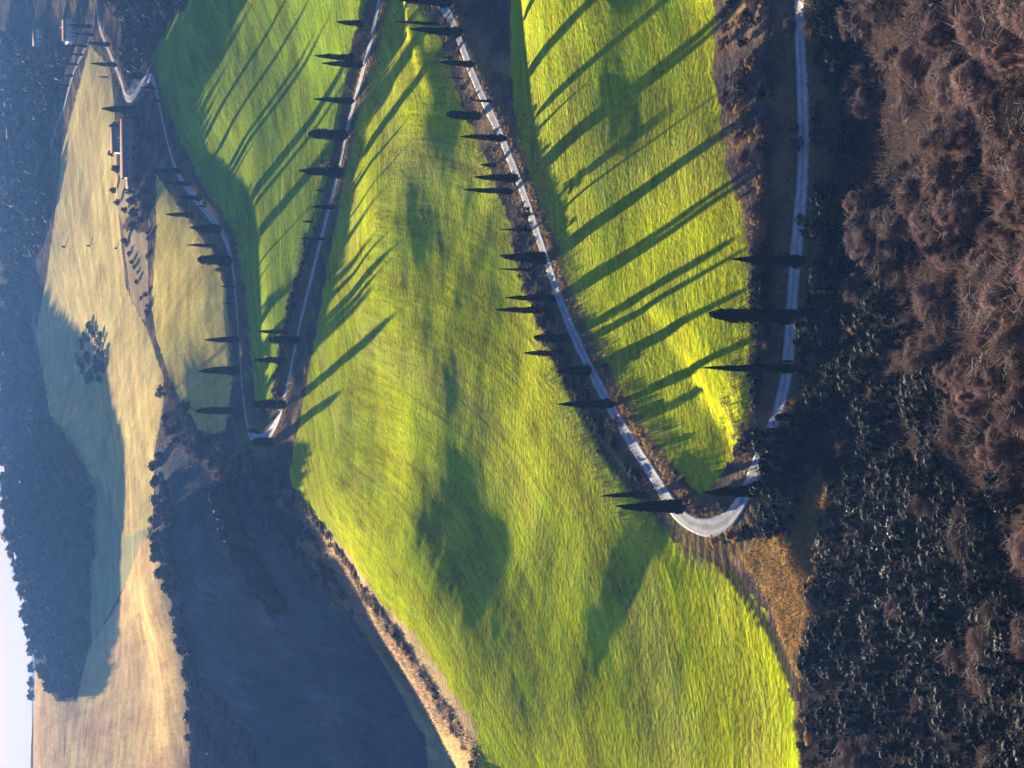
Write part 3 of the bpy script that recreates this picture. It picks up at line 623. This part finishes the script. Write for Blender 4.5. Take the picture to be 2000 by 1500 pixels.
# single notable bushes
for x, y, wp, hp, kd, lb in [
 (1042,418,34,38,'twig','round bare brown tree on the lower road bank by the widest cypress'),
 (1214,826,34,36,'twig','bare pale bush on the lower road edge below the long cypress'),
 (1222,778,22,20,'gold','small golden bush on the inner edge of the lower road'),
 (1188,720,24,16,'twig','low brown bush on the inner verge of the lower road'),
 (1350,970,34,26,'gold','dry golden bush inside the lower hairpin by the black cypress'),
 (1372,1000,34,24,'twig','brown thicket inside the curve of the lower hairpin'),
 (1420,985,28,26,'twigred','russet bush inside the curve of the lower hairpin'),
 (1340,935,26,20,'twig','brown bush at the tip of the lower meadow'),
 (1400,1055,30,18,'gold','golden tuft on the outer rim of the lower hairpin'),
 (1440,1045,38,30,'gold','pale dry bush on the outer rim where the lower hairpin turns'),
 (1475,1040,40,40,'ever','dark evergreen bush on the outer rim of the lower hairpin'),
 (1540,1015,90,70,'ever','large black evergreen bush shading the bottom road'),
 (1575,935,120,120,'ever','tallest black evergreen bush between hairpin and bottom road'),
 (1575,868,110,120,'ever','black evergreen bush hiding part of the bottom road'),
 (1512,848,24,20,'gold','sunlit straw coloured bush beside the sapling cypress'),
 (1500,905,20,20,'twig','bare bush at the edge of the short road stretch'),
 (1600,820,100,95,'ever','black evergreen bush on the near side of the bottom road'),
 (1575,430,30,26,'gold','golden bush on the near verge of the bottom road'),
 (1570,285,40,38,'twig','brown bare bush overlapping the bottom road'),
 (1562,250,26,30,'twig','smaller bare bush overlapping the bottom road'),
 (1552,50,36,26,'twig','grey bare bush at the far end of the bottom road'),
 (1590,520,16,14,'gold','tiny sunlit bush at the foot of the shortest bottom road cypress'),
 (1680,640,34,34,'gold','single sunlit pale bush in the black thicket'),
 (778,1240,18,15,'ever','dark round bush on the meadow crest'),
 (797,1264,16,13,'ever','lower dark bush beside the round one on the meadow crest'),
 (880,45,24,22,'twig','bare bush between the first two lower road cypresses'),
 (897,92,22,20,'twig','brown bush on the bank below the second lower road cypress'),
 (650,317,14,36,'twig','fuzzy bare tree on the middle road between two broad cypresses'),
 (345,840,20,24,'wood','dark bush at the corner of the pale upper field'),
 (372,795,34,26,'wood','rounded dark bush in the pale upper field corner'),
 (435,527,10,16,'wood','small dark shrub above the top road'),
 (128,482,5,8,'wood','first lone shrub in the far pale field'),(176,480,5,8,'wood','middle lone shrub in the far pale field'),(229,485,5,6,'wood','lone shrub beside the orchard wedge')]:
    bush_px('bush', x, y, wp, hp, kd, lb, 'bush')
bush_px('bare_tree', 335, 765, 34, 36, 'twig', 'spreading bare tree at the edge of the pale upper field', 'bare tree', stem='branches', fol='twigs')

# hedge on the meadow crest, valley side
crest = [(600,985),(625,1020),(660,1070),(700,1130),(740,1185),(780,1240),(815,1290),(850,1345),(885,1400),(915,1450),(940,1500)]
cw = np.array([hit(*q)[:2] for q in crest]); cw = crom(cw, 2.9)
for i, p in enumerate(cw):
    for k in range(3):
        b = p+np.array([random.uniform(-2.5, 1), random.uniform(-3, 2)+k*4.5]); B = (b[0], b[1], float(ground(b[0], b[1])))
        dk = random.random() < .22
        bush('crest_bush', B, random.uniform(2.2, 5), random.uniform(.7, 1.9), 'ever' if dk else random.choice(['gold', 'gold', 'gold', 'twig']),
             'dark bush in the sunlit hedge on the meadow crest' if dk else 'dry brown bush in the sunlit hedge on the meadow crest', 'bush', 'dark bushes of the crest hedge' if dk else 'dry bushes of the crest hedge')
# foreground thicket
def thicket(poly, n, dmin, kinds, wr, hr, label, name, group, cat='bush'):
    for x, y in scatter_px(poly, n, dmin):
        B = hit(x, y)
        if not off_road(B, 4.5): continue
        bush(name, B, random.uniform(*wr), random.uniform(*hr), random.choice(kinds), label, cat, group)
thicket([(1665,-40),(1700,500),(1790,520),(1850,700),(1900,880),(2100,930),(2250,900),(2250,-60),(1690,-60)], 165, 19, ['twigred', 'twig', 'twigred', 'twig'], (3.5, 9), (2.8, 7.5), 'bare russet shrub in the brown foreground thicket', 'bare_shrub', 'bare shrubs in the foreground')
thicket([(1640,-40),(1660,500),(1690,520),(1850,700),(1880,880),(1950,1000),(2100,1520),(1600,1520),(1600,1150),(1640,1100),(1640,950),(1600,820),(1600,500),(1690,250),(1680,-40)], 150, 23, ['ever']*9+['twig'], (4, 8.5), (3.2, 6.5), 'near black shrub in the shaded foreground thicket', 'dark_shrub', 'dark shrubs in the foreground')
thicket([(1625,1020),(1700,1000),(1850,1020),(1900,1150),(1860,1400),(1700,1320),(1625,1330)], 46, 24, ['olive'], (3.0, 5.0), (3.0, 5.0), 'evergreen shrub with glinting leaves in the foreground thicket', 'glossy_shrub', 'glinting shrubs in the foreground')
thicket([(1900,900),(2200,900),(2250,1520),(1950,1520)], 40, 36, ['ever', 'twigred', 'olive'], (4, 7), (3.5, 6), 'large mixed shrub at the very front of the thicket', 'front_shrub', 'shrubs at the very front')
thicket([(1420,-30),(1410,150),(1430,330),(1475,470),(1500,470),(1495,200),(1490,-30)], 40, 14, ['twig', 'ever', 'twig', 'gold'], (2.4, 4.2), (1.4, 2.8), 'brown scrub bush on the bank above the bottom road', 'bank_bush', 'scrub on the bottom road bank')
thicket([(1475,480),(1475,780),(1440,890),(1470,900),(1505,780),(1515,600),(1510,480)], 30, 14, ['ever', 'ever', 'twig'], (2.2, 4), (1.3, 2.6), 'dark shaded bush on the bank above the bottom road', 'bank_bush', 'dark bushes on the bottom road bank')
thicket([(1585,-30),(1590,470),(1575,800),(1640,800),(1650,470),(1665,-30)], 60, 16, ['ever', 'ever', 'twig', 'ever'], (2.6, 5), (1.6, 3.6), 'low black bush on the near side of the bottom road', 'roadside_bush', 'black bushes along the bottom road')
thicket([(1600,1000),(1625,1080),(1600,1200),(1585,1500),(1565,1500),(1572,1250),(1600,1100)], 30, 12, ['twig', 'gold', 'ever'], (1.6, 3), (1, 2), 'low rough bush on the edge of the orange stubble', 'bush', 'bushes edging the stubble')
thicket([(320,800),(345,830),(420,850),(470,870),(560,930),(600,1010),(640,1080),(700,1200),(640,1150),(560,1080),(470,980),(400,900),(330,850)], 120, 9, ['twig', 'wood', 'twigred', 'wood'], (3.5, 7), (2.2, 5), 'purple brown scrub clump on the slope beyond the upper hairpin', 'scrub_bush', 'scrub on the slope beyond the hairpin')
thicket([(1000,440),(1040,450),(1058,560),(1092,650),(1140,740),(1185,815),(1225,880),(1270,945),(1235,930),(1160,830),(1110,760),(1070,680),(1035,600),(1010,520)], 70, 9, ['ever', 'twig', 'ever', 'ever'], (1.8, 3.4), (.7, 1.5), 'low dark bramble on the bank above the lower road', 'bramble_bush', 'brambles above the lower road')
thicket([(560,800),(545,740),(560,660),(590,560),(610,470),(600,460),(575,560),(548,660),(530,760)], 50, 7, ['ever', 'twig', 'ever'], (2.5, 4.5), (1, 2), 'low dark bush on the bank above the middle road', 'bramble_bush', 'bushes above the middle road')
# roadside bushes on the banks
for k, lab in (('upper', 'top'), ('middle', 'middle'), ('lower', 'lower')):
    c = roads[k]['c']; nr = roads[k]['near']
    L = np.concatenate([[0], np.cumsum(np.hypot(*np.diff(c[:, :2], axis=0).T))]); s_ = 30.
    while s_ < L[-1]-8:
        i = int(np.searchsorted(L, s_)); far = random.random() < .7
        b = c[i, :2]-nr[i]*(random.uniform(4.5, 9) if far else -random.uniform(4, 6)); B = (b[0], b[1], float(ground(b[0], b[1])))
        if off_road(B, 3.5): bush('roadside_bush', B, random.uniform(1.2, 2.6), random.uniform(.7, 1.7), random.choice(['gold', 'twig', 'gold', 'ever']), 'small rough bush on the bank of the %s road' % lab, 'bush', 'bushes on the %s road banks' % lab)
        s_ += random.uniform(5, 11)

# ------------------------------------------------------------ verge grass and scrub nobody could count
def tufts(name, pts, hr, wr, per, mt, spread):
    P = np.repeat(np.asarray(pts), per, 0); n = len(P); P = P+np.c_[rng.normal(size=(n, 2))*spread, np.zeros(n)]
    P[:, 2] = ground(P[:, 0], P[:, 1]); ln = rng.uniform(*hr, n); ax = np.c_[rng.normal(size=(n, 2))*.45, np.ones(n)]
    V, Fc = rot_quads(P+np.c_[np.zeros((n, 2)), ln*.4+CAM_Z], ax, ln, rng.uniform(*wr, n), tri=True)
    return tag(mk(name, V, [Fc], mt), kind='stuff')
vp = []
for k in ('upper', 'middle', 'lower', 'bottom'):
    c = roads[k]['c']; nr = roads[k]['near']
    for i in range(len(c)):
        D = math.hypot(c[i, 0], c[i, 1])
        for q in range(int(9000/D)):
            sg = random.choice([-1, 1]); o = sg*(c[i, 3]/2+random.expovariate(1/1.6)+.15); b = c[i, :2]+nr[i]*o+np.array([random.uniform(-1, 1), random.uniform(-1, 1)]); vp.append((b[0], b[1], 0))
bp_ = []
for k in ('upper', 'middle', 'lower', 'bottom'):
    c = roads[k]['c']; nr = roads[k]['near']
    for i in range(len(c)):
        D = math.hypot(c[i, 0], c[i, 1])
        for q in range(int(5200/D)):
            o = -(c[i, 3]/2+random.uniform(1, 14)) if random.random() < .65 else c[i, 3]/2+random.uniform(.5, 9); b = c[i, :2]+nr[i]*o+np.array([random.uniform(-1, 1), random.uniform(-1, 1)]); bp_.append((b[0], b[1], 0))
bp_ = [q for q in bp_ if off_road(q, 3.2)]
tufts('bank_scrub', bp_, (.3, 1.3), (.05, .16), 7, M['twig'], .5)['label'] = 'brown weeds and brambles on the road banks'
tufts('verge_grass', vp, (.25, .8), (.05, .16), 5, M['verge'], .25)['label'] = 'dry orange grass on the road verges'
stp = [tuple(hit(x, y)) for x, y in scatter_px([(1448,1085),(1500,1040),(1600,920),(1612,950),(1606,1080),(1575,1200),(1566,1330),(1545,1290),(1500,1175)], 1500)]
tufts("stubble", stp, (.2, .6), (.05, .14), 8, M['verge'], .5)['label'] = 'orange stubble in the small field'
M['straw'] = mat('pale straw', (.62,.45,.24), c2=(.38,.25,.12), nscale=.3, rough=.9, trans=.4)
cr_ = [tuple(hit(x, y)) for x, y in scatter_px([(575,960),(600,990),(660,1080),(740,1195),(815,1300),(900,1425),(945,1500),(900,1500),(780,1330),(690,1200),(600,1090),(540,1010)], 3200)]
tufts('crest_grass', cr_, (.4, 1.4), (.08, .25), 14, M['straw'], 1.6)['label'] = 'sunlit dry grass of the meadow crest'
gp = []
for L_, n in (([(1300,700),(1320,850)], 0),): pass
fp = [tuple(hit(x, y)) for x, y in scatter_px([(1600,-40),(1600,820),(1640,950),(1620,1100),(1590,1500),(2240,1500),(2240,-40)], 5200)]
fp = [q for q in fp if off_road(q, 3.5)]
tufts('undergrowth', fp, (.5, 1.9), (.05, .16), 18, M['twig'], .7)['label'] = 'tangled brown undergrowth of the foreground'
hp_ = [tuple(hit(x, y)) for x, y in scatter_px([(300,880),(320,800),(345,830),(420,850),(470,870),(560,930),(600,1010),(700,1140),(800,1270),(900,1420),(860,1420),(740,1270),(600,1120),(470,985),(400,900),(330,870)], 2500)]
tufts('slope_scrub', hp_, (.6, 2.2), (.1, .35), 10, M['scrub'], 2.2)['label'] = 'purple brown scrub on the slope'

# ------------------------------------------------------------ woods
def wood(name, pts, wr, hr, label):
    G = Geo()
    for B in pts:
        wd = random.uniform(*wr); h = random.uniform(*hr)
        cx, cy, cz = B[0], B[1], B[2]+CAM_Z
        G.add(ball((cx, cy, cz+h*.45), (wd*.42, wd*.42, h*.42), 8, 5, .2))
        n = 60; dv = rng.normal(size=(n, 3)); dv /= np.linalg.norm(dv, axis=1)[:, None]; dv[:, 2] = np.abs(dv[:, 2])
        C = np.array([cx, cy, cz+h*.45])+dv*np.array([wd*.46, wd*.46, h*.5])*rng.uniform(.85, 1.15, (n, 1))
        G.add(rot_quads(C, rng.normal(size=(n, 3)), rng.uniform(.6, 1.6, n)*wd/7, rng.uniform(.5, 1.1, n)*wd/7))
    o = G.build(name, M['wood']); tag(o, kind='stuff'); o['label'] = label; return o
wp = [hit(x, y) for x, y in scatter_px([(8,560),(40,540),(60,640),(100,800),(140,870),(190,950),(186,1100),(168,1290),(140,1360),(100,1340),(60,1220),(30,1130),(12,1000),(5,850)], 900)]
wood('far_wood', wp, (8, 15), (8, 14), 'hazy dark wood covering the far rounded hill')
wp = [hit(x, y) for x, y in scatter_px([(5,60),(50,70),(95,120),(130,90),(160,60),(110,190),(95,290),(105,400),(70,520),(30,560),(5,500)], 520)]
wood('village_wood', wp, (7, 13), (6, 11), 'blue purple woodland between the village road and the far hills')
wp = [hit(x, y) for x, y in scatter_px([(210,0),(250,40),(240,100),(262,150),(290,120),(340,30),(380,0),(375,-40),(210,-40)], 200)]
wood('upper_grove', wp, (5, 9), (3, 7), 'shaded purple grove above the upper meadow')
wp = [hit(x, y) for x, y in scatter_px([(303,900),(318,880),(345,1000),(350,1120),(378,1250),(400,1330),(470,1400),(520,1500),(378,1500),(372,1330),(350,1230),(300,1050)], 200)]
wood('valley_wood', wp, (4, 8), (3, 6), 'dark wood along the far rim of the shaded valley')
# trees of the skyline
for i, (x, y, wp_, hp2, lb) in enumerate([(38,960,60,34,'broad round tree on the skyline at the top of the far wood'),(42,1010,50,36,'domed skyline tree next to the broad one'),(50,1075,60,38,'big domed skyline tree before the notch'),(62,1150,64,42,'round tree standing highest after the skyline notch'),
  (72,1195,34,26,'smaller round tree behind the highest one'),(84,1235,30,24,'small skyline tree on the slope of the wood'),(100,1270,30,24,'skyline tree near the lower end of the wood'),(120,1300,34,28,'round tree third from the end of the far wood'),(135,1330,36,30,'round tree second from the end of the far wood'),(148,1352,34,30,'last tree at the tip of the far wood'),
  (80,1020,44,34,'round crown in the middle of the far wood'),(95,950,40,32,'pale topped round crown inside the far wood')]):
    d = ray(x, y); L = math.hypot(d[0], d[1]); Dq = np.linspace(1250, 1950, 300); gq = ground(d[0]/L*Dq, d[1]/L*Dq)
    i = int(np.argmax(gq/Dq)) if x < 75 or y > 1180 else -1
    B = np.array([d[0]/L*Dq[i], d[1]/L*Dq[i], gq[i]]) if i >= 0 else hit(x, y)
    s = pxm(B); hh = max(9, (height_at(B, x-hp2*.4, y) if i >= 0 else hp2/s)); bush('woodland_tree', B, wp_/s*.8, min(hh, 26), 'wood', lb, 'tree', stem='trunk', fol='crown')
# copse in the far field
for x, y in scatter_px([(150,640),(165,634),(192,636),(202,670),(202,715),(194,756),(175,752),(158,725),(148,690)], 34, 7):
    bush_px('copse_tree', x+4, y, random.uniform(14, 24), random.uniform(9, 15), random.choice(['wood', 'wood', 'twig']), 'small tree in the oval copse of the far pale field', 'tree', 'trees of the oval copse', stem='trunk', fol='crown')
for x, y, s_ in [(250,470,12),(228,372,12),(236,395,12),(300,350,14),(296,378,14),(280,330,14),(300,270,12),(276,238,13),(236,248,18),(262,236,16),(283,262,14),(286,300,16),(290,330,18),(236,330,16),(224,300,12),(276,352,16),(288,372,14),(250,410,12),(292,404,14),(262,372,16),(268,392,18),(272,415,18),(270,440,16),(280,385,14),(284,430,14)]:
    bush_px('farm_tree', x, y, s_*1.2, s_*1.2, 'wood', 'dark round tree in the farm yard beside the orchard', 'tree', 'trees of the farm yard', stem='trunk', fol='crown')
hedge_pts = [(243+i*5, 455+i*17) for i in range(10)]+[(291, 455+i*17) for i in range(10)]
for x, y in hedge_pts:
  if random.random() < .75: bush_px('hedge_bush', x+random.uniform(-3, 3), y+random.uniform(-9, 9), random.uniform(6, 16), random.uniform(4, 9), 'wood', 'small bush of the hedge round the orchard wedge', 'bush', 'hedge round the orchard')

# ------------------------------------------------------------ farm and village houses
M['stone'] = mat('stone wall', (.28,.24,.21), c2=(.18,.155,.135), nscale=1.5, bump=.4, bscale=4)
M['plaster'] = mat('pale plaster', (.62,.57,.50), c2=(.5,.46,.4), nscale=.8)
M['tile'] = mat('clay roof tiles', (.26,.16,.12), c2=(.18,.12,.10), nscale=2, bump=.8, bscale=5)
M['glass'] = mat('dark window glass', (.03,.035,.045), rough=.15, spec=.6)
M['door'] = mat('brown wooden door', (.10,.06,.035))
def boxg(x0, x1, y0, y1, z0, z1):
    V = np.array([(x, y, z) for z in (z0, z1) for x, y in ((x0, y0), (x1, y0), (x1, y1), (x0, y1))], float)
    return V, np.array([(0, 3, 2, 1), (4, 5, 6, 7), (0, 1, 5, 4), (1, 2, 6, 5), (2, 3, 7, 6), (3, 0, 4, 7)])
def house(x, y, L_, W_, H_, rz, label, wm='stone', name='farmhouse', nwin=5, chim=True, floors=2):
    B = hit(x, y); e = empty(name, (B[0], B[1], B[2]-.6), rz); tag(e, label, 'house'); rh = W_*.24
    g_ = Geo(); V, Fq = boxg(-L_/2, L_/2, -W_/2, W_/2, 0, H_); g_.add((V, Fq))
    for sx in (-1, 1):
        T = np.array([(sx*L_/2, -W_/2, H_), (sx*L_/2, W_/2, H_), (sx*L_/2, 0, H_+rh)]); g_.add((T, np.array([(0, 1, 2)] if sx > 0 else [(0, 2, 1)])))
    g_.build('wall', M[wm], e)
    r_ = Geo(); o = .45; sl = rh/(W_/2)
    for sy in (-1, 1):
        A = np.array([(-L_/2-o, 0, H_+rh+.05), (L_/2+o, 0, H_+rh+.05), (L_/2+o, sy*(W_/2+o), H_-o*sl+.05), (-L_/2-o, sy*(W_/2+o), H_-o*sl+.05)])
        Bq = A+np.array([0, 0, .22]); Vv = np.vstack([A, Bq]); r_.add((Vv, np.array([(0, 1, 2, 3), (4, 7, 6, 5), (0, 4, 5, 1), (1, 5, 6, 2), (2, 6, 7, 3), (3, 7, 4, 0)])))
    rf = r_.build('roof', M['tile'], e)
    if chim: c_ = Geo(); c_.add(boxg(L_*.2, L_*.2+.8, .6, 1.4, H_, H_+rh+1.1)); c_.add(boxg(L_*.2-.1, L_*.2+.9, .5, 1.5, H_+rh+1.1, H_+rh+1.3)); c_.build('chimney', M[wm], rf)
    for f in range(floors):
        for i in range(nwin):
            wx = -L_/2+L_*(i+.5)/nwin; wz = 1.4+f*2.8
            if f == 0 and i == nwin//2:
                d_ = Geo(); d_.add(boxg(wx-.6, wx+.6, -W_/2-.06, -W_/2+.05, 0.6, 2.8)); d_.build('door', M['door'], e); continue
            w_ = Geo(); w_.add(boxg(wx-.45, wx+.45, -W_/2-.05, -W_/2+.05, wz, wz+1.3)); w_.build('window', M['glass'], e)
    return e
house(264,292,32,9,6.2,.05,'long stone farmhouse with tiled roof between the fat cypress and the yard', nwin=5)
house(240,275,14,8,5.5,.05,'purple grey barn standing behind the long farmhouse', name='barn', nwin=3, floors=1, chim=False)
house(266,352,9,7,4.2,-.2,'small outbuilding at the yard end of the farmhouse', name='outbuilding', nwin=3, floors=1, chim=False)
house(146,62,16,9,7,.3,'pale village house beside the village road fork', wm='plaster', name='village_house')
house(82,75,13,8,6,-.4,'small pink lit village house above the dark wood', wm='plaster', name='village_house', nwin=3)
house(24,205,12,8,6,.1,'pale house high on the wooded hill', wm='plaster', name='village_house', nwin=3)
house(28,262,12,8,6,-.3,'second pale house on the wooded hill, nearer the copse', wm='plaster', name='village_house', nwin=3)

# power line crossing the fields
a_ = hit(1400, 302)+np.array([0, 0, 3.0]); b_ = hit(300, 484)+np.array([0, 0, 2.0])
M['wire'] = mat('bare cable', (.16,.155,.13), rough=1, spec=0); Gw = Geo(); pp = []
a0, b0 = a_, b_
for i in range(41):
    t_ = i/40; q = a0*(1-t_)+b0*t_; pp.append(np.array([q[0], q[1], q[2]+CAM_Z+5*(1-(2*t_-1)**2)*0+0]))
# hang the cable in three spans so that it clears the land
for i in range(41):
    gz = float(ground(pp[i][0], pp[i][1]))+CAM_Z; pp[i][2] = max(pp[i][2], gz+6 if 2 < i < 38 else gz+2.5)
zz_ = np.array([p[2] for p in pp])
for _ in range(12): zz_[1:-1] = (zz_[:-2]+2*zz_[1:-1]+zz_[2:])/4
for i in range(41): pp[i][2] = zz_[i]
for i in range(40): Gw.add(limb(pp[i], pp[i+1], .014, .014, 4))
tag(Gw.build('power_cable', M['wire']), 'thin pale cable crossing the meadows from the bottom bank to the orchard', 'cable')
# ------------------------------------------------------------ air
if HAZE:
    hz = bpy.data.materials.new('air'); hz.use_nodes = True; n = hz.node_tree; n.nodes.remove(n.nodes['Principled BSDF'])
    pv = n.nodes.new('ShaderNodeVolumePrincipled'); pv.inputs['Density'].default_value = HAZE; pv.inputs['Color'].default_value = (.18, .41, 1, 1); pv.inputs['Anisotropy'].default_value = 0.0
    n.links.new(pv.outputs[0], n.nodes['Material Output'].inputs['Volume'])
    zlo = float(ZG.min())+CAM_Z-2; zhi = max(float(ZG.max())+CAM_Z+22, CAM_Z+5); V, Fq = boxg(-5200, 5200, -200, 9200, zlo, zhi)
    tag(mk('haze', V, [Fq], hz), kind='stuff')
